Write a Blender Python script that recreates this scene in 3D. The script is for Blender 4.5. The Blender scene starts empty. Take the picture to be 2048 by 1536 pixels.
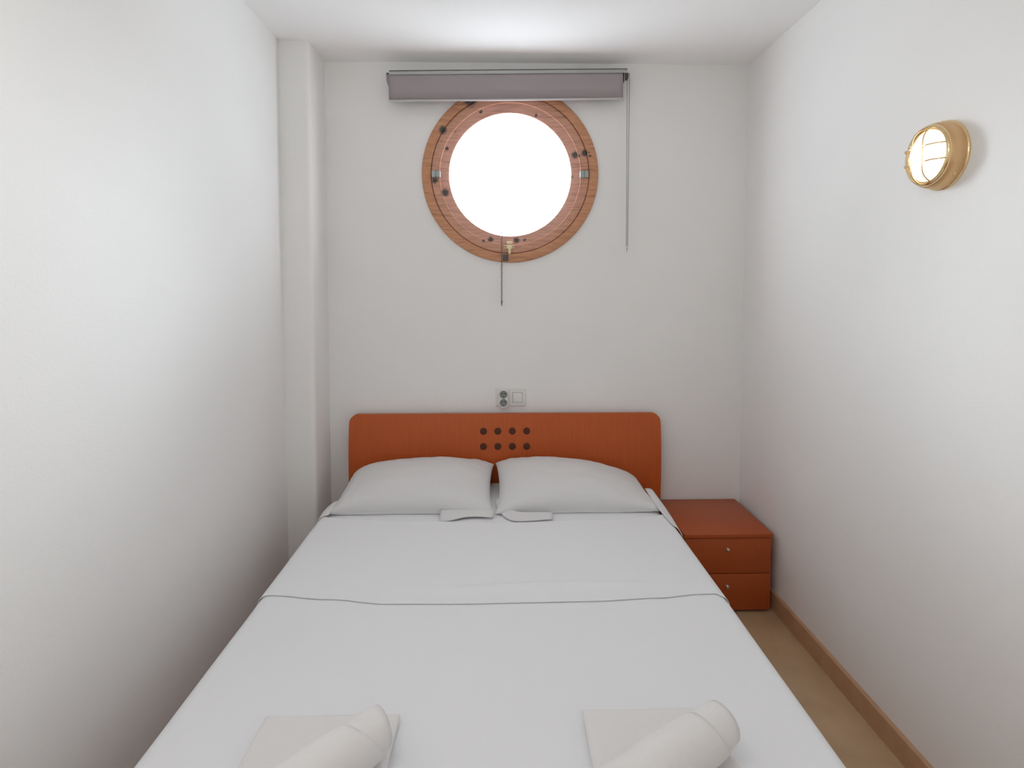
import bpy, bmesh, math, random
from math import sin, cos, pi, sqrt, radians
from mathutils import Vector, Matrix, noise

random.seed(4)
SC = bpy.context.scene
COL = SC.collection

# ------------------------------------------------------------------ helpers
def link(name, me, mat=None, parent=None, smooth=True, loc=(0, 0, 0)):
    o = bpy.data.objects.new(name, me)
    COL.objects.link(o)
    o.location = loc
    if mat: me.materials.append(mat)
    if parent: o.parent = parent
    if smooth:
        for p in me.polygons: p.use_smooth = True
    return o

def mesh(name, verts, faces, mat=None, parent=None, smooth=True, loc=(0, 0, 0)):
    me = bpy.data.meshes.new(name)
    me.from_pydata([tuple(v) for v in verts], [], faces)
    me.validate()
    bm = bmesh.new(); bm.from_mesh(me)
    bmesh.ops.remove_doubles(bm, verts=bm.verts, dist=1e-6)
    bmesh.ops.recalc_face_normals(bm, faces=bm.faces)
    bm.to_mesh(me); bm.free()
    return link(name, me, mat, parent, smooth, loc)

def from_bm(name, bm, mat=None, parent=None, smooth=True, loc=(0, 0, 0), angle=35):
    me = bpy.data.meshes.new(name)
    bmesh.ops.recalc_face_normals(bm, faces=bm.faces)
    bm.to_mesh(me); bm.free()
    o = link(name, me, mat, parent, smooth, loc)
    if smooth and angle:
        try: me.set_sharp_from_angle(angle=radians(angle))
        except Exception: pass
    return o

def bm_box(bm, a, b, bev=0.0, seg=2):
    """axis aligned box from corner a to corner b with rounded edges"""
    c = [(a[i] + b[i]) / 2 for i in range(3)]
    s = [abs(b[i] - a[i]) for i in range(3)]
    r = bmesh.ops.create_cube(bm, size=1.0, matrix=Matrix.Translation(c) @ Matrix.Diagonal((s[0], s[1], s[2], 1)))
    if bev > 0:
        vs = set(r['verts'])
        es = [e for e in bm.edges if e.verts[0] in vs and e.verts[1] in vs]
        bmesh.ops.bevel(bm, geom=es, offset=bev, segments=seg, profile=0.5, affect='EDGES')

def box(name, a, b, mat, parent=None, bev=0.0, seg=2):
    bm = bmesh.new(); bm_box(bm, a, b, bev, seg)
    return from_bm(name, bm, mat, parent, smooth=bev > 0, angle=40)

def lathe_vf(prof, n=96, closed=False):
    """profile of (r, h) turned about local Z"""
    V, F = [], []
    m = len(prof)
    for i in range(n):
        a = 2 * pi * i / n
        for r, h in prof: V.append((r * cos(a), r * sin(a), h))
    for i in range(n):
        j = (i + 1) % n
        for k in range(m if closed else m - 1):
            l = (k + 1) % m
            F.append((i * m + k, j * m + k, j * m + l, i * m + l))
    return V, F

def lathe(name, prof, mat, parent=None, n=96, closed=False, xf=None, angle=35):
    V, F = lathe_vf(prof, n, closed)
    if xf is not None: V = [xf @ Vector(v) for v in V]
    bm = bmesh.new()
    vs = [bm.verts.new(v) for v in V]
    for f in F:
        try: bm.faces.new([vs[i] for i in f])
        except ValueError: pass
    bmesh.ops.remove_doubles(bm, verts=bm.verts, dist=1e-6)
    return from_bm(name, bm, mat, parent, True, angle=angle)

def bm_tube(bm, pts, r, n=8, caps=True):
    pts = [Vector(p) for p in pts]
    rings = []
    prev = None
    for i, p in enumerate(pts):
        t = (pts[min(i + 1, len(pts) - 1)] - pts[max(i - 1, 0)]).normalized()
        if prev is None:
            up = Vector((0, 0, 1)) if abs(t.z) < .9 else Vector((1, 0, 0))
            u = t.cross(up).normalized()
        else:
            u = (prev - t * prev.dot(t)).normalized()
        prev = u
        w = t.cross(u)
        rings.append([bm.verts.new(p + (u * cos(2 * pi * k / n) + w * sin(2 * pi * k / n)) * r) for k in range(n)])
    for a, b in zip(rings, rings[1:]):
        for k in range(n): bm.faces.new((a[k], a[(k + 1) % n], b[(k + 1) % n], b[k]))
    if caps:
        bm.faces.new(rings[0][::-1]); bm.faces.new(rings[-1])

def tube(name, pts, r, mat, parent=None, n=8):
    bm = bmesh.new(); bm_tube(bm, pts, r, n)
    return from_bm(name, bm, mat, parent, True, angle=50)

def grid(name, nu, nv, fn, mat, parent=None, thick=0.0, offset=-1.0, sub=0):
    V = [fn(i / nu, j / nv) for j in range(nv + 1) for i in range(nu + 1)]
    F = [(j * (nu + 1) + i, j * (nu + 1) + i + 1, (j + 1) * (nu + 1) + i + 1, (j + 1) * (nu + 1) + i) for j in range(nv) for i in range(nu)]
    me = bpy.data.meshes.new(name); me.from_pydata([tuple(v) for v in V], [], F)
    o = link(name, me, mat, parent, True)
    if thick:
        m = o.modifiers.new('cloth_thickness', 'SOLIDIFY'); m.thickness = thick; m.offset = offset
    if sub:
        m = o.modifiers.new('smooth', 'SUBSURF'); m.levels = sub; m.render_levels = sub
    return o

def empty(name, loc=(0, 0, 0)):
    o = bpy.data.objects.new(name, None); COL.objects.link(o); o.location = loc
    o.empty_display_size = .05
    return o

def tag(o, label, cat, group=None):
    o['label'] = label; o['category'] = cat
    if group: o['group'] = group
    return o

def struct(o, label=None):
    o['kind'] = 'structure'
    if label: o['label'] = label
    return o

def lerp(pts, x):
    if x <= pts[0][0]: return pts[0][1]
    for (a, b), (c, d) in zip(pts, pts[1:]):
        if x <= c:
            t = (x - a) / (c - a); t = t * t * (3 - 2 * t)
            return b + (d - b) * t
    return pts[-1][1]

def ns(x, y, z, s=1.0): return noise.noise(Vector((x * s, y * s, z * s)))
def sm(a, b, x):
    t = max(0.0, min(1.0, (x - a) / (b - a))); return t * t * (3 - 2 * t)

# ------------------------------------------------------------------ materials
def mat_base(name, col, rough=.6, metal=0.0, spec=.5, coat=0.0):
    m = bpy.data.materials.new(name); m.use_nodes = True
    b = m.node_tree.nodes['Principled BSDF']
    b.inputs['Base Color'].default_value = (*col, 1)
    b.inputs['Roughness'].default_value = rough
    b.inputs['Metallic'].default_value = metal
    b.inputs['Specular IOR Level'].default_value = spec
    b.inputs['Coat Weight'].default_value = coat
    return m, m.node_tree, b

def nd(nt, typ, **kw):
    n = nt.nodes.new(typ)
    for k, v in kw.items():
        if k.startswith('i_'): n.inputs[k[2:].replace('_', ' ')].default_value = v
        else: setattr(n, k, v)
    return n

def add_bump(nt, b, scale, dist, strength=.5, detail=3.0, rough=.6):
    tc = nd(nt, 'ShaderNodeTexCoord')
    n = nd(nt, 'ShaderNodeTexNoise'); n.inputs['Scale'].default_value = scale; n.inputs['Detail'].default_value = detail; n.inputs['Roughness'].default_value = rough
    bp = nd(nt, 'ShaderNodeBump'); bp.inputs['Strength'].default_value = strength; bp.inputs['Distance'].default_value = dist
    nt.links.new(tc.outputs['Object'], n.inputs['Vector'])
    nt.links.new(n.outputs['Fac'], bp.inputs['Height'])
    nt.links.new(bp.outputs['Normal'], b.inputs['Normal'])

def col_noise(nt, b, c1, c2, scale, stretch=(1, 1, 1), detail=4.0, lo=.3, hi=.7):
    tc = nd(nt, 'ShaderNodeTexCoord'); mp = nd(nt, 'ShaderNodeMapping'); mp.inputs['Scale'].default_value = stretch
    n = nd(nt, 'ShaderNodeTexNoise'); n.inputs['Scale'].default_value = scale; n.inputs['Detail'].default_value = detail
    r = nd(nt, 'ShaderNodeValToRGB')
    r.color_ramp.elements[0].position = lo; r.color_ramp.elements[0].color = (*c1, 1)
    r.color_ramp.elements[1].position = hi; r.color_ramp.elements[1].color = (*c2, 1)
    nt.links.new(tc.outputs['Object'], mp.inputs['Vector']); nt.links.new(mp.outputs['Vector'], n.inputs['Vector'])
    nt.links.new(n.outputs['Fac'], r.inputs['Fac']); nt.links.new(r.outputs['Color'], b.inputs['Base Color'])
    return r

def M_plaster(name, c1, c2):
    m, nt, b = mat_base(name, c1, .85, spec=.25)
    col_noise(nt, b, c1, c2, 1.6, detail=3)
    add_bump(nt, b, 150, .0012, .35, 4)
    return m
M_wall = M_plaster('white_plaster', (.815, .815, .81), (.84, .84, .835))
M_ceil = M_plaster('white_ceiling_paint', (.88, .88, .88), (.90, .90, .90))

M_floor, nt, b = mat_base('beige_floor_tile', (.46, .33, .21), .35, spec=.45)
col_noise(nt, b, (.46, .315, .185), (.54, .38, .235), 7, detail=6)
M_skirt, nt, b = mat_base('tan_tile_baseboard', (.40, .26, .165), .4, spec=.4)
col_noise(nt, b, (.45, .27, .155), (.52, .32, .19), 14, detail=6)

M_sheet, nt, b = mat_base('white_cotton', (.775, .785, .81), .95, spec=.15)
add_bump(nt, b, 900, .0003, .25, 2)
M_case, nt, b = mat_base('white_pillowcase_cotton', (.69, .69, .695), .95, spec=.15)
add_bump(nt, b, 900, .0003, .25, 2)
M_terry, nt, b = mat_base('white_terry', (.79, .78, .78), 1.0, spec=.05)
add_bump(nt, b, 420, .0022, .7, 4)

def M_veneer(name, c1, c2, stretch, rough=.38):
    m, nt, b = mat_base(name, c1, rough, spec=.3)
    col_noise(nt, b, c1, c2, 6, stretch, 6, .25, .75)
    return m
M_head = M_veneer('cherry_veneer_headboard', (.445, .086, .016), (.50, .102, .021), (26, 2, 1.2))
M_ns = M_veneer('cherry_veneer_nightstand', (.375, .078, .018), (.425, .092, .022), (20, 2, 8))
M_inlay, nt, b = mat_base('dark_brown_inlay', (.095, .036, .022), .8, spec=.15)
M_gap, nt, b = mat_base('dark_carcass_board', (.06, .016, .007), .6)

M_frame, nt, b = mat_base('outer_pine', (.56, .27, .14), .5)
M_knob, nt, b = mat_base('brushed_nickel', (.62, .58, .52), .32, 1.0)
M_hinge, nt, b = mat_base('zinc_hinge', (.36, .39, .38), .5, .6)
M_brass, nt, b = mat_base('polished_brass', (.86, .64, .36), .12, 1.0)
M_satin, nt, b = mat_base('satin_brass', (.70, .46, .24), .42, .75)
add_bump(nt, b, 500, .0004, .3)
M_latch, nt, b = mat_base('pale_brass_latch', (.80, .68, .46), .45, .35)
M_chain, nt, b = mat_base('dark_chain_metal', (.20, .20, .195), .45, .7)
M_bead, nt, b = mat_base('grey_plastic_beads', (.33, .33, .31), .5)
M_clutch, nt, b = mat_base('dark_grey_clutch', (.10, .095, .09), .5)
M_bracket, nt, b = mat_base('grey_bracket', (.34, .34, .335), .5)
M_rail, nt, b = mat_base('grey_aluminium_rail', (.42, .43, .425), .45, .2)
M_blind, nt, b = mat_base('mauve_grey_blind_fabric', (.36, .32, .33), .9, spec=.2)
add_bump(nt, b, 700, .0005, .3, 2)
M_hem, nt, b = mat_base('pale_hem_bar', (.52, .50, .50), .6)
M_plate, nt, b = mat_base('white_plastic_plate', (.74, .735, .72), .35)
M_socket, nt, b = mat_base('grey_socket_plastic', (.235, .24, .235), .45)
M_hole, nt, b = mat_base('black_pin_hole', (.02, .02, .02), .6)
M_white_upvc, nt, b = mat_base('white_door_frame', (.8, .8, .8), .4)

# knotty red pine of the porthole, grain running along each stave
def M_pine(name, c_lo, c_hi, knots):
    m, nt, b = mat_base(name, c_lo, .5, spec=.35)
    tc = nd(nt, 'ShaderNodeTexCoord')
    mp = nd(nt, 'ShaderNodeMapping'); mp.inputs['Rotation'].default_value = (0, radians(43), 0); mp.inputs['Scale'].default_value = (5, 3, 42)
    nz = nd(nt, 'ShaderNodeTexNoise'); nz.inputs['Scale'].default_value = 2.2; nz.inputs['Detail'].default_value = 5; nz.inputs['Distortion'].default_value = .6
    rp = nd(nt, 'ShaderNodeValToRGB')
    e = rp.color_ramp.elements
    e[0].position = .3; e[0].color = (*[c * .72 for c in c_lo], 1)
    e[1].position = .62; e[1].color = (*c_hi, 1)
    k = e.new(.42); k.color = (*c_lo, 1)
    nt.links.new(tc.outputs['Object'], mp.inputs['Vector']); nt.links.new(mp.outputs['Vector'], nz.inputs['Vector']); nt.links.new(nz.outputs['Fac'], rp.inputs['Fac'])
    # wobble the coordinates a little so that the knots are not true discs
    wz = nd(nt, 'ShaderNodeTexNoise'); wz.inputs['Scale'].default_value = 60
    wa = nd(nt, 'ShaderNodeVectorMath', operation='MULTIPLY_ADD'); wa.inputs[1].default_value = (.012, .012, .012)
    nt.links.new(tc.outputs['Object'], wz.inputs['Vector']); nt.links.new(wz.outputs['Color'], wa.inputs[0]); nt.links.new(tc.outputs['Object'], wa.inputs[2])
    last = None
    for (x, y, z, r) in knots:
        d = nd(nt, 'ShaderNodeVectorMath', operation='DISTANCE'); d.inputs[1].default_value = (x + .006, y + .006, z + .006)
        nt.links.new(wa.outputs['Vector'], d.inputs[0])
        mr = nd(nt, 'ShaderNodeMapRange'); mr.inputs['From Min'].default_value = r * .55; mr.inputs['From Max'].default_value = r * 1.15
        mr.inputs['To Min'].default_value = 1; mr.inputs['To Max'].default_value = 0
        nt.links.new(d.outputs['Value'], mr.inputs['Value'])
        if last is None: last = mr.outputs['Result']
        else:
            mx = nd(nt, 'ShaderNodeMath', operation='MAXIMUM'); nt.links.new(last, mx.inputs[0]); nt.links.new(mr.outputs['Result'], mx.inputs[1]); last = mx.outputs['Value']
    mix = nd(nt, 'ShaderNodeMix', data_type='RGBA')
    mix.inputs[7].default_value = (.075, .065, .06, 1)
    nt.links.new(rp.outputs['Color'], mix.inputs[6])
    if last is not None: nt.links.new(last, mix.inputs[0])
    else: mix.inputs[0].default_value = 0
    nt.links.new(mix.outputs[2], b.inputs['Base Color'])
    return m

# glass pane: thin clear glass
M_glass = bpy.data.materials.new('thin_window_glass'); M_glass.use_nodes = True
nt = M_glass.node_tree; nt.nodes.clear()
out = nd(nt, 'ShaderNodeOutputMaterial'); tr = nd(nt, 'ShaderNodeBsdfTransparent'); tr.inputs['Color'].default_value = (.97, .98, .98, 1)
gl = nd(nt, 'ShaderNodeBsdfGlossy'); gl.inputs['Roughness'].default_value = .03
mx = nd(nt, 'ShaderNodeMixShader'); mx.inputs['Fac'].default_value = .05
nt.links.new(tr.outputs['BSDF'], mx.inputs[1]); nt.links.new(gl.outputs['BSDF'], mx.inputs[2]); nt.links.new(mx.outputs['Shader'], out.inputs['Surface'])

# lit opal glass of the wall lamp
M_opal, nt, b = mat_base('lit_opal_glass', (.9, .88, .84), .15)
b.inputs['Emission Color'].default_value = (1, .95, .86, 1)
b.inputs['Emission Strength'].default_value = 2.5

# ------------------------------------------------------------------ room shell
XL, XR, YB, YR, H = -.977, 1.233, 2.872, -1.1, 2.534
T = .14
struct(box('floor', (XL - T, YR - T, -.12), (XR + T, YB + .09, 0), M_floor), 'beige polished tile floor')
struct(box('ceiling', (XL - T, YR - T, H), (XR + T, YB + .09, H + .14), M_ceil), 'white plastered ceiling')
struct(box('wall_left', (XL - T, YR - T, 0), (XL, YB + .09, H), M_wall), 'white plastered left wall')
struct(box('wall_right', (XR, YR - T, 0), (XR + T, YB + .09, H), M_wall), 'white plastered right wall')

WX, WZ, WR = .0585, 1.994, .405          # porthole centre and hole radius
def wall_with_round_hole():
    x0, x1, z0, z1, y0, y1 = XL, XR, 0, H, YB, YB + .09
    n = 128
    V, F = [], []
    def edge_pt(a):
        dx, dz = cos(a), sin(a)
        ts = []
        if dx > 1e-9: ts.append((x1 - WX) / dx)
        if dx < -1e-9: ts.append((x0 - WX) / dx)
        if dz > 1e-9: ts.append((z1 - WZ) / dz)
        if dz < -1e-9: ts.append((z0 - WZ) / dz)
        t = min(ts); return (WX + t * dx, WZ + t * dz)
    angs = [2 * pi * i / n for i in range(n)]
    for cx, cz in ((x0, z0), (x1, z0), (x1, z1), (x0, z1)):
        angs.append(math.atan2(cz - WZ, cx - WX) % (2 * pi))
    angs = sorted(angs); n = len(angs)
    for a in angs:
        ix, iz = WX + WR * cos(a), WZ + WR * sin(a); ex, ez = edge_pt(a)
        V += [(ix, y0, iz), (ex, y0, ez), (ex, y1, ez), (ix, y1, iz)]
    for i in range(n):
        j = (i + 1) % n
        for k in range(4):
            l = (k + 1) % 4
            F.append((i * 4 + k, j * 4 + k, j * 4 + l, i * 4 + l))
    return mesh('wall_back', V, F, M_wall, smooth=False)
struct(wall_with_round_hole(), 'white plastered back wall with the round window')

# boxed pillar in the far left corner with softly rounded edge
XP, YP = -.845, 2.637
bm = bmesh.new()
prof = [(XL, YB), (XL, YP)]
rr = .022
for i in range(9):
    a = -pi / 2 + (pi / 2) * i / 8
    prof.append((XP - rr + rr * cos(a), YP + rr + rr * sin(a)))
prof.append((XP, YB))
lo = [bm.verts.new((x, y, 0)) for x, y in prof]; hi = [bm.verts.new((x, y, H)) for x, y in prof]
for i in range(len(prof)):
    j = (i + 1) % len(prof); bm.faces.new((lo[i], lo[j], hi[j], hi[i]))
bm.faces.new(lo[::-1]); bm.faces.new(hi)
struct(from_bm('pillar', bm, M_wall, angle=30), 'white plastered pillar in the far left corner')

struct(box('wall_rear', (XL, YR - T, 0), (XR, YR, H), M_wall), 'white plastered wall at the near end of the room')

# baseboards with a small rounded top edge
def skirting(name, p, q, nrm, h=.081, t=.0135):
    p, q, nrm = Vector(p), Vector(q), Vector(nrm)
    sec = [(0, 0), (t, 0), (t, h - .006)]
    for i in range(5):
        a = (pi / 2) * i / 4; sec.append((t - .006 + .006 * cos(a), h - .006 + .006 * sin(a)))
    sec.append((0, h))
    V = [tuple(e + nrm * d + Vector((0, 0, z))) for e in (p, q) for d, z in sec]
    m = len(sec); F = [(i, (i + 1) % m, m + (i + 1) % m, m + i) for i in range(m)] + [tuple(range(m))[::-1], tuple(range(m, 2 * m))]
    o = mesh(name, V, F, M_skirt, smooth=False); struct(o); return o
skirting('baseboard_right', (XR, YR, 0), (XR, YB, 0), (-1, 0, 0))['label'] = 'tan tile baseboard along the right wall'
skirting('baseboard_left', (XL, YR, 0), (XL, YP, 0), (1, 0, 0))['label'] = 'tan tile baseboard along the left wall'
skirting('baseboard_back', (XP, YB, 0), (XR - .014, YB, 0), (0, -1, 0))['label'] = 'tan tile baseboard along the back wall'

# ------------------------------------------------------------------ porthole window
XF = Matrix.Translation((WX, YB, WZ)) @ Matrix.Rotation(pi / 2, 4, 'X')     # local +Z points into the room (-Y)
win = struct(empty('window_1', (0, 0, 0)), 'round pine porthole window high in the back wall')
KNOTS = [(-.272, 2.86, 2.205, .022), (-.140, 2.86, 2.352, .036), (.426, 2.862, 2.098, .018), (.452, 2.857, 2.083, .008), (.447, 2.857, 2.100, .005),
         (-.254, 2.87, 2.118, .010), (-.313, 2.862, 1.960, .016), (.378, 2.87, 2.09, .019), (.398, 2.865, 2.082, .007), (-.085, 2.87, 2.296, .011), (.184, 2.875, 2.283, .009),
         (-.263, 2.872, 1.905, .022), (-.215, 2.875, 2.202, .008), (.362, 2.872, 1.986, .012), (.090, 2.872, 1.672, .017), (-.04, 2.872, 1.674, .016), (.13, 2.872, 1.671, .008), (-.075, 2.865, 1.667, .010)]
M_p1 = M_pine('pine_frame', (.50, .235, .125), (.58, .29, .165), KNOTS)
M_p2 = M_pine('pine_sash', (.52, .265, .18), (.60, .325, .225), KNOTS)
M_p3 = M_pine('pine_bevel', (.46, .25, .19), (.55, .31, .24), KNOTS)
fr = [(.4345, .0), (.4345, .010), (.432, .0145), (.428, .016), (.394, .016), (.391, .0145), (.390, .012), (.390, -.053), (.366, -.053), (.366, -.085), (.404, -.085), (.404, -.001)]
lathe('window_frame', fr, M_p1, win, 160, True, XF, 30)
sa = [(.3885, -.05), (.3885, .006), (.386, .0095), (.382, .0105), (.352, .0105), (.348, .0095), (.3465, .006), (.3465, -.05)]
sash = lathe('sash', sa, M_p2, win, 160, True, XF, 30)
be = [(.3465, .004), (.343, .0025), (.306, -.008), (.3025, -.0105), (.3025, -.030), (.3465, -.030)]
lathe('glazing_bevel', be, M_p3, win, 160, True, XF, 30)
lathe('pane', [(0, -.012), (.3040, -.012)], M_glass, win, 96, False, XF)
# barrel hinges on which the sash turns, one at each side
for x0, x1, z in ((-.327, -.284, 1.990), (.4005, .4435, 1.992)):
    bm = bmesh.new()
    w = (x1 - x0)
    bm_box(bm, (x0, 2.8425, z - .0165), (x0 + w * .48, 2.8615, z + .0165), .0035)
    bm_box(bm, (x0 + w * .52, 2.8415, z - .0165), (x1, 2.8615, z + .0165), .0035)
    bm_box(bm, (x0 + w * .44, 2.846, z - .012), (x0 + w * .56, 2.8605, z + .012), .001)
    h = from_bm('hinge', bm, M_hinge, win); h['label'] = 'grey metal hinge barrel'
# brass latch: keeper above, bolt plate below with a short stem
la = empty('latch', (.0545, 2.861, 1.636)); la.parent = win; la['label'] = 'pale brass turn latch at the bottom of the sash'
def part_box(name, parent, a, b, mat, bev=.001):
    bm = bmesh.new(); bm_box(bm, a, b, bev); return from_bm(name, bm, mat, parent)
part_box('keeper', la, (-.015, -.010, .014), (.015, .006, .029), M_latch)
bm = bmesh.new()
bm_box(bm, (-.0235, -.012, -.008), (.0235, -.0005, .0095), .0015); bm_box(bm, (-.010, -.016, -.014), (.010, -.002, .012), .002)
from_bm('bolt_plate', bm, M_latch, la)
part_box('thumb_stem', la, (-.006, -.015, -.034), (.006, -.006, -.012), M_latch, .0015)
for sx in (-.018, .018):
    lathe('screw', [(0, .0005), (.003, .0005), (.0032, -.001), (0, -.001)], M_hole, la, 12, False, Matrix.Translation((sx, -.0125, .001)) @ Matrix.Rotation(pi / 2, 4, 'X'))
# strike plate let into the frame
bm = bmesh.new(); bm_box(bm, (.021, 2.8535, 1.566), (.049, 2.8575, 1.600), .001)
o = from_bm('strike_plate', bm, M_clutch, win); o['label'] = 'dark strike plate in the bottom of the frame'

# pull chain hanging from the sash
bm = bmesh.new()
z = 1.700; k = 0; cx0, cy0 = .0150, 2.8325
while z > 1.356:
    wob = .0006 * sin(k * 1.7)
    pts = []
    for i in range(17):
        a = 2 * pi * i / 16
        u, v = .0034 * cos(a), .0068 * sin(a)
        pts.append((cx0 + wob + (u if k % 2 == 0 else u * .35), cy0 + (u * .35 if k % 2 == 0 else u), z + v))
    bm_tube(bm, pts, .00115, 6, False)
    z -= .0098; k += 1
ch = empty('pull_chain', (0, 0, 0))
from_bm('chain_links', bm, M_chain, ch, angle=60)
lathe('chain_ferrule', [(0, .012), (.0032, .010), (.0036, 0), (.002, -.010), (0, -.016)], M_chain, ch, 16, False, Matrix.Translation((cx0, cy0, 1.358)))
bm = bmesh.new(); bm_tube(bm, [(cx0, 2.8640, 1.7025), (cx0, 2.838, 1.7035), (cx0, 2.831, 1.704)], .0022, 8)
from_bm('chain_eye', bm, M_chain, ch)
tag(ch, 'dark metal pull chain hanging straight down below the porthole', 'chain')

# ------------------------------------------------------------------ roller blind over the porthole
bl = empty('roller_blind', (.038, 2.800, 2.399))
bl.rotation_euler = (0, -radians(.95), 0)
W0, W1 = -.5605, .5605
bm = bmesh.new()
n = 14
sec = []
for i in range(n + 1):                       # fabric leaving the roll over its front
    a = radians(20) + radians(70) * (1 - i / n)
    sec.append((.025 - .0245 * cos(a - radians(20)), .0415 + .0245 * sin(a - radians(20))))
sec.append((.0003, .0)); sec.append((.0003, -.062))
def strip(sec, x0, x1, th, nx=40):
    V, F = [], []
    m = len(sec)
    for i in range(nx + 1):
        x = x0 + (x1 - x0) * i / nx
        for k, (y, z) in enumerate(sec): V.append((x, y + .0006 * sin(x * 9 + z * 20), z))
    for i in range(nx):
        for k in range(m - 1): F.append((i * m + k, (i + 1) * m + k, (i + 1) * m + k + 1, i * m + k + 1))
    return V, F
V, F = strip(sec, W0, W1, .001)
o = mesh('fabric', V, F, M_blind, bl); md = o.modifiers.new('cloth_thickness', 'SOLIDIFY'); md.thickness = .0012; md.offset = 0
lathe('roll', [(0, W0 - .0075), (.024, W0 - .0075), (.0255, W0 - .006), (.0255, W0 - .002), (.0232, W0), (.0232, W1), (0, W1)], M_blind, bl, 40, False,
      Matrix.Translation((0, .0258, .0415)) @ Matrix.Rotation(pi / 2, 4, 'Y'))
bm = bmesh.new(); bm_box(bm, (W0 + .001, -.003, -.069), (W1 - .001, .004, -.0605), .0025)
o = from_bm('hem_bar', bm, M_hem, bl); o['label'] = 'pale hem bar along the bottom edge'
bm = bmesh.new(); bm_box(bm, (W0 + .003, .0005, .0725), (W1 + .022, .0655, .0785), .0015); bm_box(bm, (W0 + .003, .0005, .0575), (W1 + .022, .0040, .0785), .0012)
o = from_bm('mounting_rail', bm, M_rail, bl); o['label'] = 'grey metal mounting rail on top'
bm = bmesh.new(); bm_box(bm, (W1 + .0075, .004, .020), (W1 + .0110, .062, .0715), .001)
o = from_bm('end_bracket', bm, M_bracket, bl)
bm = bmesh.new(); bm_box(bm, (W0 - .0115, .010, .030), (W0 - .0085, .062, .0715), .001); bm_box(bm, (W0 - .0115, .010, .0690), (W0 + .012, .060, .0715), .001)
from_bm('end_bracket', bm, M_bracket, bl)
cl = lathe('chain_clutch', [(0, -.0062), (.017, -.0062), (.019, -.004), (.019, -.001), (.015, .001), (.015, .004), (.019, .006), (.019, .009), (0, .010)], M_clutch, bl, 32, False,
           Matrix.Translation((W1 + .0175, .022, .046)) @ Matrix.Rotation(pi / 2, 4, 'Y'))
cl['label'] = 'dark chain clutch at the right end'
bm = bmesh.new(); bm_box(bm, (W1 + .025, .008, .040), (W1 + .036, .030, .060), .003)
o = from_bm('clutch_hook', bm, M_bracket, bl)
# bead chain loop
bm = bmesh.new()
xa, xb, zt, zb_ = .6225, .6355, 2.445, 1.612
path = []
m = 150
for i in range(m + 1):
    t = i / m; zz = zt + (zb_ + .03 - zt) * t
    path.append((xa + .0020 * sin(t * 2.2) + .004 * t * t, 2.818 + .006 * t, zz))
path.append((.630, 2.824, zb_ + .012)); path.append((.6285, 2.824, zb_)); path.append((.6330, 2.824, zb_ + .014))
for i in range(m + 1):
    t = 1 - i / m; zz = zt + (zb_ + .03 - zt) * t
    path.append((xb - .0012 * sin(t * 2.2) - .0005 * t * t, 2.826, zz))
for p in path:
    bmesh.ops.create_icosphere(bm, subdivisions=1, radius=.0027, matrix=Matrix.Translation(p))
bm_tube(bm, path, .0007, 5)
bcx = from_bm('bead_chain', bm, M_bead, None, angle=None)
bcx.parent = bl
bcx.matrix_parent_inverse = (Matrix.Translation(bl.location) @ bl.rotation_euler.to_matrix().to_4x4()).inverted()
bcx['label'] = 'long grey bead chain loop hanging at the right end'
tag(bl, 'rolled up mauve grey roller blind mounted above the porthole', 'blind')

# ------------------------------------------------------------------ wall switch plate and double socket adapter
pl = empty('switch_plate', (.061, YB, .8835))
bm = bmesh.new(); bm_box(bm, (-.0745, -.0085, -.0425), (.0745, 0, .0425), .0025, 3)
from_bm('cover_plate', bm, M_plate, pl)
bm = bmesh.new(); bm_box(bm, (.0085, -.0105, -.0245), (.0595, -.008, .0265), .001)
o = from_bm('key_surround', bm, M_bracket, pl); o['label'] = 'thin grey gap around the key'
bm = bmesh.new(); bm_box(bm, (.0105, -.0130, -.0225), (.0575, -.0090, .0245), .0015)
from_bm('rocker_key', bm, M_plate, pl)
tag(pl, 'white switch plate on the back wall above the headboard', 'switch')
ad = empty('socket_adapter', (.024, YB - .0085, .8825))
bm = bmesh.new()
ol = []
R1, zc = .0262, .0215
for i in range(25):
    a = -radians(32) + (pi + 2 * radians(32)) * i / 24; ol.append((R1 * cos(a), zc + R1 * sin(a)))
for i in range(25):
    a = pi - radians(32) + (pi + 2 * radians(32)) * i / 24; ol.append((R1 * cos(a), -zc + R1 * sin(a)))
f0 = [bm.verts.new((x, -.0005, z)) for x, z in ol]; f1 = [bm.verts.new((x, -.022, z)) for x, z in ol]; f2 = [bm.verts.new((x * .93, -.025, z * .955)) for x, z in ol]
for A, B in ((f0, f1), (f1, f2)):
    for i in range(len(ol)):
        j = (i + 1) % len(ol); bm.faces.new((A[i], A[j], B[j], B[i]))
bm.faces.new(f0); bm.faces.new(f2[::-1])
from_bm('adapter_body', bm, M_plate, ad)
for zz in (zc - .0005, -zc + .0005):
    X2 = Matrix.Translation((0, -.025, zz)) @ Matrix.Rotation(pi / 2, 4, 'X')
    so = lathe('socket', [(.0200, -.002), (.0200, .0006), (.0190, .0012), (.0180, .0008), (.0172, .0003), (0, .0003)], M_socket, ad, 40, False, X2)
    so['label'] = 'round grey socket face'
    for dx, dz in ((-.0085, .004), (.0085, .004)):
        lathe('pin_hole', [(0, .0006), (.0030, .0006), (.0030, -.001)], M_hole, so, 14, False, X2 @ Matrix.Translation((dx, dz, .0002)))
    lathe('earth_pin', [(0, .006), (.0022, .005), (.0024, 0)], M_hole, so, 12, False, X2 @ Matrix.Translation((0, -.010, .0002)))
tag(ad, 'double round grey socket adapter plugged into the left of the switch plate', 'socket')

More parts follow.
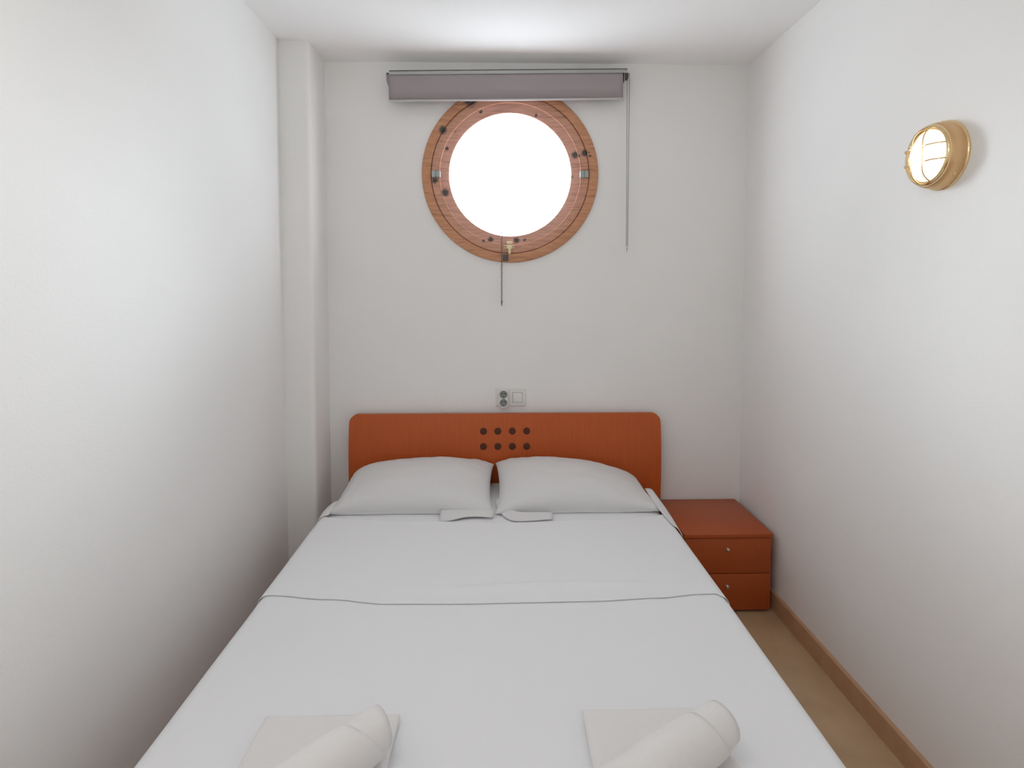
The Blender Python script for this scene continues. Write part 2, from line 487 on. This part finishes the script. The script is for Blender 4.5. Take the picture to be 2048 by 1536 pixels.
# ------------------------------------------------------------------ bulkhead lamp on the right wall
lamp = empty('bulkhead_lamp', (XR, 1.586, 1.8065))
lamp.rotation_euler = (0, -pi / 2, 0)        # local +Z points away from the wall, local +X points up
lathe('back_flange', [(0, 0), (.0945, 0), (.0950, .0015), (.0943, .0040), (.0925, .0050), (.0918, .0062), (.090, .0070), (0, .007)], M_brass, lamp)
lathe('body', [(.0905, .006), (.0908, .010), (.0895, .028), (.0862, .039), (.0830, .0425), (.070, .0425)], M_satin, lamp)
lathe('rim', [(.0828, .0405), (.0838, .0425), (.0835, .0455), (.081, .0495), (.0765, .0515), (.0715, .0500), (.0685, .0465), (.0655, .0425), (.0640, .040), (.0635, .036)], M_brass, lamp)
lathe('glass_dome', [(.0638, .037), (.0630, .041), (.0600, .049), (.054, .0565), (.044, .0630), (.031, .0675), (.016, .0700), (0, .0706)], M_opal, lamp)['label'] = 'lit white glass dome'
def guard(fixed, horiz):
    half = sqrt(.0765 ** 2 - fixed ** 2)
    pts = []
    for i in range(25):
        t = -1 + 2 * i / 24
        s = abs(t)
        hgt = .0505 + .0245 * (1 - s ** 5)
        q = half * t * (1.0 if s < .98 else 1.0)
        pts.append((fixed, q, hgt) if horiz else (q, fixed, hgt))
    bar = tube('guard_bar', pts, .0021, M_brass, lamp, 8)
for s in (-.0205, .0215): guard(s, True)
for s in (-.021, .021): guard(s, False)
for ang in (18, 138, 258):
    a = radians(ang + 210)
    Xs = Matrix.Rotation(a, 4, 'Z') @ Matrix.Translation((.0890, 0, .020)) @ Matrix.Rotation(pi / 2, 4, 'Y')
    lathe('screw', [(0, .0035), (.003, .0032), (.0042, .0018), (.0042, -.002), (0, -.002)], M_brass, lamp, 16, False, Xs)
tag(lamp, 'round brass bulkhead lamp with wire guard, lit, on the right wall', 'lamp')

# ------------------------------------------------------------------ bed
bed = empty('bed', (0, 0, 0))
def headboard():
    # bowed panel: profile (z, y of the front face)
    prof = [(.20, 2.815), (.30, 2.803), (.40, 2.795), (.50, 2.790), (.60, 2.790), (.68, 2.796), (.74, 2.805), (.79, 2.816), (.8105, 2.8215)]
    def yf(z):
        for (a, b), (c, d) in zip(prof, prof[1:]):
            if z <= c:
                t = (z - a) / (c - a); return b + (d - b) * t
        return prof[-1][1]
    x0, x1, zt, zl, R = -.735, .805, .8105, .22, .042
    zs = [zl + (zt - R - zl) * i / 40 for i in range(41)] + [zt - R + R * sin(pi / 2 * i / 10) for i in range(1, 11)]
    nx = 60; V, F = [], []
    th = .026
    for side in (0, 1):
        for z in zs:
            ins = 0
            if z > zt - R: ins = R - sqrt(max(0, R * R - (z - zt + R) ** 2))
            for i in range(nx + 1):
                x = x0 + ins + (x1 - x0 - 2 * ins) * i / nx
                V.append((x, yf(z) + side * th, z))
    row = nx + 1; lay = row * len(zs)
    for r in range(len(zs) - 1):
        for i in range(nx):
            a = r * row + i
            F.append((a, a + 1, a + row + 1, a + row)); F.append((lay + a, lay + a + row, lay + a + row + 1, lay + a + 1))
        for i in (0, nx):
            a = r * row + i; F.append((a, a + row, lay + a + row, lay + a))
    for r in (0, len(zs) - 1):
        for i in range(nx):
            a = r * row + i; F.append((a, a + 1, lay + a + 1, lay + a))
    o = mesh('headboard', V, F, M_head, bed)
    try: o.data.set_sharp_from_angle(angle=radians(35))
    except Exception: pass
    md = o.modifiers.new('soft_edge', 'BEVEL'); md.width = .003; md.segments = 2; md.limit_method = 'ANGLE'; md.angle_limit = radians(50)
    o['label'] = 'bowed orange cherry wood headboard with rounded upper corners'
    for xx in (-.0755, -.0045, .0667, .1378):
        for zz in (.7285, .6545):
            sl = math.atan2(yf(zz + .02) - yf(zz - .02), .04)
            Xm = Matrix.Translation((xx, yf(zz), zz)) @ Matrix.Rotation(pi / 2 - sl, 4, 'X')
            d = lathe('inlay_dot', [(0, .0008), (.0165, .0008), (.0175, .0003), (.0178, -.004), (0, -.004)], M_inlay, o, 32, False, Xm)
            d['label'] = 'dark brown round inlay'
headboard()
# box base and feet under the mattress
BX0, BX1, BY0, BY1 = -.728, .693, .86, 2.785
bm = bmesh.new(); bm_box(bm, (BX0 + .02, BY0 + .02, .10), (BX1 - .02, BY1, .215), .004)
from_bm('bed_base', bm, M_head, bed)
for x in (BX0 + .07, BX1 - .07):
    for y in (BY0 + .08, BY1 - .08):
        bm = bmesh.new(); bm_box(bm, (x - .03, y - .03, 0), (x + .03, y + .03, .10), .004)
        from_bm('leg', bm, M_head, bed)
tag(bed, 'double bed with bowed orange wood headboard carrying eight dark dots', 'bed')

# mattress in a fitted sheet
ZM = .486
mt = grid('mattress', 2, 2, lambda u, v: (0, 0, 0), M_sheet)
bpy.data.objects.remove(mt)
bm = bmesh.new(); bm_box(bm, (BX0, BY0, .215), (BX1, 2.780, ZM), .032, 5)
mat_o = from_bm('mattress', bm, M_sheet, bed, angle=None)
mat_o['label'] = 'mattress in a white fitted sheet'

# top sheet draped over the mattress
SX0, SX1, SY0 = -.735, .700, .842
def across(s, x0, x1, ztop, zlow, r, waist=0.0):
    """path across the bed: up the left side, over a rounded edge, across, down the right"""
    side = ztop - r - zlow; arc = pi / 2 * r; top = (x1 - x0) - 2 * r
    L = 2 * side + 2 * arc + top
    d = s * L
    if d < side: return x0, zlow + d, 0
    d -= side
    if d < arc:
        a = d / r; return x0 + r - r * cos(a), ztop - r + r * sin(a), 0
    d -= arc
    if d < top: return x0 + r + d, ztop, 1
    d -= top
    if d < arc:
        a = d / r; return x1 - r + r * sin(a), ztop - r + r * cos(a), 0
    d -= arc
    return x1, ztop - r - d, 0
def s_grid(n):
    # sample list denser at the two rounded edges
    out = []
    for i in range(n + 1): out.append(i / n)
    return out
def sheet_bumps(x, y):
    h = .0022 * ns(x, y, 3.1, 1.7) + .0010 * ns(x, y, 9.0, 5.0)
    return h
def sheet_pt(u, v):
    x, z, top = across(u, SX0, SX1, .5005, .225, .034)
    YS0, YS1 = SY0, 2.250
    drop = .27; L = drop + (YS1 - YS0); d = v * L
    if d < drop:
        y = YS0; z2 = .5005 - (drop - d) * 1.0; zz = min(z, z2) if z2 > .225 else .225 + 0 * z
        zz = max(.225, z + z2 - .5005)
        y = YS0 + .034 * max(0, 1 - (drop - d) / .034) ** 2 * .0
    else:
        y = YS0 + d - drop
        k = y - YS0
        zz = z
        if k < .034: zz = z - (.034 - sqrt(max(0, .034 ** 2 - (.034 - k) ** 2)))
    w = 1.0 if top else .4
    zz += sheet_bumps(x, y) * w
    return (x + (0 if top else .003 * ns(0, y, z, 4)), y, max(.222, zz))
top = grid('top_sheet', 150, 150, sheet_pt, M_sheet, None, .003)
HEM = [(-.735, 1.728), (-.70, 1.727), (-.52, 1.700), (-.33, 1.671), (-.10, 1.667), (.28, 1.669), (.48, 1.684), (.62, 1.702), (.665, 1.704), (.70, 1.690)]
EDGE = [(-.74, 2.335), (-.66, 2.312), (-.35, 2.274), (.05, 2.252), (.40, 2.266), (.62, 2.302), (.71, 2.332)]
def flap_pt(u, v):
    x, z, topf = across(u, SX0 - .0045, SX1 + .0045, .5040, .225, .036)
    y0 = lerp(HEM, x) if topf else (1.728 + (.48 - z) * .05 if x < 0 else 1.690 - (.48 - z) * .05)
    y1 = lerp(EDGE, x)
    Lf = (y1 - y0); turn = .016; d = v * (Lf + turn)
    if d <= Lf:
        y = y0 + d; dz = 0
        k = y1 - y
        if k < .010: dz = -(.010 - sqrt(max(0, .010 ** 2 - (.010 - k) ** 2))) * .8
    else:
        y = y1 - .001; dz = -.008 - (d - Lf) * .4
    zz = z + dz + sheet_bumps(x, y)
    # soft ridge of slack cloth just behind the hem
    r = math.exp(-((y - (1.755 + .01 * sin(x * 5))) / .018) ** 2) * math.exp(-((x - .13) / .28) ** 2)
    zz += .0115 * r * (1 if topf else 0)
    lift = math.exp(-((y - y0) / .012) ** 2) * .0003
    return (x, y, zz + lift)
fl = grid('turned_down_band', 170, 110, flap_pt, M_sheet, top, .0018)
fl['label'] = 'turned down band of the sheet ending in a curved hem'
tag(top, 'smooth white top sheet stretched over the bed with its upper edge turned down', 'sheet')

# ------------------------------------------------------------------ pillows
def pillow(name, cx, cy, a, b, T, rot, shape, seed, corners):
    """plump pillow with pinched corners; shape(u, v) scales the plumpness"""
    nu, nv = 72, 48
    V, F = [], []
    def pt(i, j, side):
        u = sin((i / nu * 2 - 1) * pi / 2); v = sin((j / nv * 2 - 1) * pi / 2)
        x = a * u * (1 - .055 * (1 - v * v) * u * u - .02 * abs(u))
        y = b * v * (1 - .075 * (1 - u * u) * v * v)
        vb = max(0, v) ** 3 * abs(u) ** 3 * (1 if u * cx > 0 else .12)
        x *= 1 - .085 * vb; y *= 1 - .16 * vb
        w = max(0, 1 - abs(u) ** 2.8) ** .52 * max(0, 1 - abs(v) ** 2.2) ** .52
        t = T * w * shape(u, v)
        crease = .0
        edge = 1 - (1 - u * u) * (1 - v * v)
        crease = .0055 * ns(u * 2 + seed, v * 2, 1.3, 2.0) * w + .0050 * edge * ns(u * 4 + seed, v * 4, 2.3, 2.2) * min(1, w * 4)
        bk = corners[0] + (corners[1] - corners[0]) * (u + 1) / 2
        seam = .011 + bk * sm(-1.1, 1.0, v) ** 1.3 + .003 * ns(u * 3 + seed, v * 3, 5.0)
        if side == 0: z = seam + t + crease
        else: z = max(.0015 + .35 * bk * sm(.2, 1, v), seam - min(.05, t * .55)) if w > 1e-4 else seam
        # front face swells forward over its foot
        y -= .030 * w * (1 - v) * .5 * (1 if side == 0 else .45)
        ca, sa_ = cos(rot), sin(rot)
        return (cx + x * ca - y * sa_, cy + x * sa_ + y * ca, ZM + z)
    for side in (0, 1):
        for j in range(nv + 1):
            for i in range(nu + 1): V.append(pt(i, j, side))
    row = nu + 1; lay = row * (nv + 1)
    for j in range(nv):
        for i in range(nu):
            k = j * row + i
            F.append((k, k + 1, k + row + 1, k + row)); F.append((lay + k, lay + k + row, lay + k + row + 1, lay + k + 1))
    return mesh(name, V, F, M_case)

def shapeL(u, v): return .97 - .10 * sm(.2, 1, u)
def shapeR(u, v): return .76 + .24 * sm(1, .05, u)
pL = pillow('pillow', -.366, 2.574, .352, .212, .106, radians(-.5), shapeL, 0.0, (.042, .074))
pR = pillow('pillow', .334, 2.572, .358, .212, .108, radians(.8), shapeR, 7.3, (.080, .010))
tag(pL, 'white pillow on the left half of the bed, nearer the pillar', 'pillow', 'pillows against the headboard')
tag(pR, 'white pillow on the right half of the bed, nearer the nightstand', 'pillow', 'pillows against the headboard')
# loose ends of the pillowcases
def cloth(name, rows, parent, thick=.0022, sub=1):
    nu = len(rows[0]) - 1; nv = len(rows) - 1
    V = [p for r in rows for p in r]
    F = [(j * (nu + 1) + i, j * (nu + 1) + i + 1, (j + 1) * (nu + 1) + i + 1, (j + 1) * (nu + 1) + i) for j in range(nv) for i in range(nu)]
    me = bpy.data.meshes.new(name); me.from_pydata(V, [], F)
    o = link(name, me, M_case, parent, True)
    m = o.modifiers.new('smooth', 'SUBSURF'); m.levels = 2; m.render_levels = 2; m.boundary_smooth = 'PRESERVE_CORNERS'
    m = o.modifiers.new('cloth_thickness', 'SOLIDIFY'); m.thickness = thick; m.offset = 0
    return o

cloth('pillowcase_flap', [
    [(-.240, 2.292, .4925), (-.195, 2.288, .4940), (-.150, 2.320, .4965), (-.100, 2.328, .4965), (-.025, 2.316, .4950)],
    [(-.243, 2.330, .5010), (-.195, 2.335, .5030), (-.145, 2.350, .5050), (-.100, 2.350, .5050), (-.022, 2.335, .5030)],
    [(-.243, 2.375, .5080), (-.195, 2.375, .5090), (-.145, 2.378, .5090), (-.100, 2.376, .5090), (-.022, 2.368, .5090)]], pL)
cloth('pillowcase_corner', [
    [(-.690, 2.470, .512), (-.692, 2.430, .510), (-.695, 2.380, .508), (-.700, 2.330, .506)],
    [(-.712, 2.465, .515), (-.722, 2.420, .518), (-.728, 2.375, .516), (-.730, 2.325, .503)],
    [(-.724, 2.460, .490), (-.741, 2.415, .488), (-.748, 2.370, .480), (-.748, 2.320, .470)]], pL)
cloth('pillowcase_flap', [
    [(-.017, 2.470, .506), (-.002, 2.385, .493), (.028, 2.312, .4905), (.065, 2.284, .4910), (.102, 2.282, .4925), (.160, 2.291, .4925), (.219, 2.299, .4930)],
    [(.002, 2.470, .520), (.012, 2.392, .507), (.042, 2.330, .5000), (.075, 2.312, .4990), (.112, 2.310, .5010), (.165, 2.314, .5000), (.221, 2.318, .4990)],
    [(.022, 2.470, .527), (.032, 2.400, .515), (.062, 2.352, .507), (.090, 2.346, .5050), (.130, 2.346, .5050), (.170, 2.344, .5050), (.222, 2.344, .5050)]], pR)
cloth('pillowcase_corner', [
    [(.660, 2.540, .530), (.664, 2.440, .516), (.670, 2.350, .509), (.676, 2.270, .507), (.684, 2.200, .505)],
    [(.690, 2.530, .536), (.697, 2.430, .523), (.702, 2.340, .513), (.706, 2.262, .503), (.709, 2.190, .494)],
    [(.703, 2.520, .505), (.713, 2.420, .494), (.718, 2.330, .484), (.719, 2.255, .474), (.717, 2.182, .466)]], pR)

# ------------------------------------------------------------------ nightstand
nsd = empty('nightstand', (1.0085, 2.445, 0))
NW, ND, NH = .1965, .415, .357
part_box('top_panel', nsd, (-NW, 0, NH - .0175), (NW, ND, NH), M_ns, .0015)
bm = bmesh.new()
iw = NW - .006
bm_box(bm, (-iw, .022, .012), (-iw + .016, ND - .002, NH - .0180), .001); bm_box(bm, (iw - .016, .022, .012), (iw, ND - .002, NH - .0180), .001)
bm_box(bm, (-iw + .0165, ND - .010, .012), (iw - .0165, ND - .002, NH - .0180)); bm_box(bm, (-iw + .0165, .024, .012), (iw - .0165, ND - .0105, .028))
from_bm('carcass', bm, M_ns, nsd)
part_box('plinth', nsd, (-iw + .01, .035, 0), (iw - .01, ND - .01, .0118), M_gap, .001)
for z0, z1, zk in ((.1805, .3365, .290), (.0135, .1770, .1255)):
    dr = empty('drawer', (0, 0, 0)); dr.parent = nsd
    part_box('drawer_front', dr, (-iw + .0005, .0045, z0), (iw - .0005, .0215, z1), M_ns, .0012)
    kb = lathe('knob', [(0, .018), (.0050, .0175), (.0078, .015), (.0082, .012), (.0065, .009), (.004, .007), (.004, .0005), (.0062, 0)], M_knob, dr, 28, False,
          Matrix.Translation((-.005, .0045, zk)) @ Matrix.Rotation(pi / 2, 4, 'X'))
    kb['label'] = 'small metal knob'
tag(nsd, 'low orange wood nightstand with two drawers between bed and right wall', 'nightstand')

# ------------------------------------------------------------------ towels at the foot of the bed
def folded_towel(x0, x1, y0, y1, seed, label):
    zb = .5030; th = .021
    def pt(u, v, side):
        x = x0 + (x1 - x0) * u; y = y0 + (y1 - y0) * v
        e = min(u, 1 - u) * (x1 - x0); g = min(v, 1 - v) * (y1 - y0)
        r = .018
        rd = 1.0
        d = min(e, g)
        k = sqrt(max(0, 1 - max(0, 1 - d / r) ** 2))
        mid = zb + th * .5
        wob = .0022 * ns(x * 6 + seed, y * 6, 1)
        return (x + .004 * ns(y * 5, seed, 2), y + .004 * ns(x * 5, seed, 4), mid + (th * .5 * k + wob * k if side == 0 else -th * .5 * k))
    nu, nv = 48, 56; V, F = [], []
    def rm(t, n=0): return .5 - .5 * cos(pi * t) if True else t
    for side in (0, 1):
        for j in range(nv + 1):
            for i in range(nu + 1): V.append(pt(rm(i / nu), rm(j / nv), side))
    row = nu + 1; lay = row * (nv + 1)
    for j in range(nv):
        for i in range(nu):
            k = j * row + i; F.append((k, k + 1, k + row + 1, k + row)); F.append((lay + k, lay + k + row, lay + k + row + 1, lay + k + 1))
    o = mesh('folded_towel', V, F, M_terry)
    return tag(o, label, 'towel', 'folded bath towels on the bed')
folded_towel(-.505, -.215, .875, 1.212, 1.0, 'folded white bath towel flat on the bed under the left towel roll')
folded_towel(.182, .470, .870, 1.215, 5.0, 'folded white bath towel flat on the bed under the right towel roll')

def towel_roll(far, d, seed, zr=.5255, L=.33, R=.0515, start=0.0, label=''):
    d = Vector((d[0], d[1], 0)).normalized(); up = Vector((0, 0, 1)); sd = d.cross(up).normalized()
    base = Vector((far[0], far[1], zr + R))
    pitch = .0062; th = .0054
    turns = 5.6; n = int(turns * 40); nl = 22
    V, F = [], []
    for i in range(n + 1):
        th_a = i / n * turns * 2 * pi
        r = R - pitch * th_a / (2 * pi)                   # winds inwards
        tt = th_a / (2 * pi)
        cut = 0.0
        if tt < .95: cut = .075 * (1 - sm(.35, .95, tt)) + .0
        a0 = cut + .004 * sin(th_a * 1.3 + seed)
        a1 = L - .004 * cos(th_a * 1.1)
        for k in range(nl + 1):
            t = k / nl; ax = a0 + (a1 - a0) * t
            wob = .0016 * ns(ax * 14 + seed, th_a * .9, 2.0)
            endr = 1 - .06 * (1 - min(1, min(t, 1 - t) / .08)) ** 2
            for rr_ in ((r + wob) * endr, max(.002, (r - th + wob)) * endr):
                a = start + th_a
                V.append(base + d * ax + (sd * cos(a) + up * sin(a)) * rr_)
    m = (nl + 1) * 2
    for i in range(n):
        for k in range(nl):
            p = i * m + k * 2; q = p + m
            F.append((p, p + 2, q + 2, q)); F.append((p + 1, q + 1, q + 3, p + 3))
        for k in (0, nl):
            p = i * m + k * 2; q = p + m; F.append((p, q, q + 1, p + 1))
    for i in (0, n):
        for k in range(nl):
            p = i * m + k * 2; F.append((p, p + 1, p + 3, p + 2))
    me = bpy.data.meshes.new('rolled_towel'); me.from_pydata([tuple(v) for v in V], [], F)
    bm = bmesh.new(); bm.from_mesh(me); bmesh.ops.recalc_face_normals(bm, faces=bm.faces); bm.to_mesh(me); bm.free()
    o = link('rolled_towel', me, M_terry)
    return tag(o, label, 'towel', 'rolled hand towels on the bed')
towel_roll((-.232, 1.098), (-.66, -.75), 0.4, start=radians(-60), label='rolled white hand towel on the left folded towel')
towel_roll((.447, 1.094), (-.83, -.56), 2.1, start=radians(-40), label='rolled white hand towel on the right folded towel')

# ------------------------------------------------------------------ daylight and added fill
# bright sky, its brightness by direction shaped to light the room
w = bpy.data.worlds.new('bright_sky_over_ground'); SC.world = w; w.use_nodes = True
nt = w.node_tree; bg = nt.nodes['Background']; bg.inputs['Strength'].default_value = 1.0
tc = nd(nt, 'ShaderNodeTexCoord')
# boosted sky ahead of the window, added to brighten the near walls
sp = nd(nt, 'ShaderNodeSeparateXYZ'); nt.links.new(tc.outputs['Generated'], sp.inputs[0])
def ramp(src, a, b_):
    m = nd(nt, 'ShaderNodeMapRange', interpolation_type='SMOOTHSTEP'); m.inputs['From Min'].default_value = a; m.inputs['From Max'].default_value = b_
    nt.links.new(src, m.inputs['Value']); return m.outputs['Result']
def mul(a, b_):
    m = nd(nt, 'ShaderNodeMath', operation='MULTIPLY'); nt.links.new(a, m.inputs[0]); nt.links.new(b_, m.inputs[1]); return m.outputs['Value']
ab = nd(nt, 'ShaderNodeMath', operation='ABSOLUTE'); nt.links.new(sp.outputs['X'], ab.inputs[0])
sw = nd(nt, 'ShaderNodeMath', operation='SUBTRACT'); sw.inputs[0].default_value = 1.0; nt.links.new(ab.outputs['Value'], sw.inputs[1])
sz = nd(nt, 'ShaderNodeMath', operation='SUBTRACT'); sz.inputs[0].default_value = 1.0; nt.links.new(sp.outputs['Z'], sz.inputs[1])
front_boost = mul(mul(ramp(sp.outputs['Z'], -.02, .10), ramp(sz.outputs['Value'], 1 - .58, 1 - .40)), mul(ramp(sw.outputs['Value'], 1 - .72, 1 - .52), ramp(sp.outputs['Y'], .2, .4)))
front = ramp(sw.outputs['Value'], 1 - .60, 1 - .40)                    # 1 straight ahead, 0 to the sides
az_ = nd(nt, 'ShaderNodeMath', operation='ABSOLUTE'); nt.links.new(sp.outputs['Z'], az_.inputs[0])
s2 = nd(nt, 'ShaderNodeMath', operation='SUBTRACT'); s2.inputs[0].default_value = 1.0; nt.links.new(az_.outputs['Value'], s2.inputs[1])
level = ramp(s2.outputs['Value'], 1 - .62, 1 - .42)                     # 1 near the horizon, 0 overhead and underfoot
down = nd(nt, 'ShaderNodeMath', operation='MULTIPLY'); down.inputs[1].default_value = -1.0; nt.links.new(sp.outputs['Z'], down.inputs[0])
s3 = nd(nt, 'ShaderNodeMath', operation='SUBTRACT'); s3.inputs[0].default_value = 1.0; nt.links.new(front, s3.inputs[1])
side = mul(s3.outputs['Value'], level)                                  # sky boosted left and right to lift the ceiling corners
low_front = mul(mul(front, level), ramp(down.outputs['Value'], .0, .12))    # world dimmed low ahead to shape the incoming light
ZENITH, SIDE, LOW_FRONT, FRONT_BOOST = 8.2, 14.5, 4.0, 39.0
def tint(v): return (v * .90, v * .985, v * 1.06, 1)
def mixc(fac, a, v):
    m = nd(nt, 'ShaderNodeMix', data_type='RGBA'); m.inputs[7].default_value = tint(v)
    nt.links.new(fac, m.inputs[0])
    if isinstance(a, float): m.inputs[6].default_value = tint(a)
    else: nt.links.new(a, m.inputs[6])
    return m.outputs[2]
c_ = mixc(side, ZENITH, SIDE); c_ = mixc(low_front, c_, LOW_FRONT)
mixw = nd(nt, 'ShaderNodeMix', data_type='RGBA'); mixw.inputs[7].default_value = tint(FRONT_BOOST); nt.links.new(c_, mixw.inputs[6])
nt.links.new(front_boost, mixw.inputs[0]); nt.links.new(mixw.outputs[2], bg.inputs['Color'])
def portal(name, loc, rot, sx, sy):
    l = bpy.data.lights.new(name, 'AREA'); l.shape = 'RECTANGLE'; l.size = sx; l.size_y = sy
    l.cycles.is_portal = True
    o = bpy.data.objects.new(name, l); COL.objects.link(o); o.location = loc; o.rotation_euler = rot
portal('porthole_daylight', (WX, YB + .12, WZ), (-pi / 2, 0, 0), 1.0, 1.0)
# unseen point light added above the camera to brighten the near half
gl_ = bpy.data.lights.new('near_fill', 'POINT'); gl_.energy = 11.5; gl_.shadow_soft_size = .15; gl_.color = (1, .96, .91)
go = bpy.data.objects.new('near_fill', gl_); COL.objects.link(go); go.location = (-.35, .25, 2.1)

# ------------------------------------------------------------------ camera
cam = bpy.data.cameras.new('camera'); co = bpy.data.objects.new('camera', cam); COL.objects.link(co)
co.location = (0, 0, 1.45); co.rotation_euler = (pi / 2 - .0501, 0, -.0233)
cam.sensor_width = 36; cam.lens = 1150 / 2048 * 36; cam.shift_y = -(768 - 626.98) / 2048
cam.clip_start = .02
SC.camera = co
SC.view_settings.view_transform = 'Standard'; SC.view_settings.look = 'None'
SC.view_settings.gamma = 1; SC.view_settings.exposure = 0.0
SC.cycles.max_bounces = 16; SC.cycles.diffuse_bounces = 12
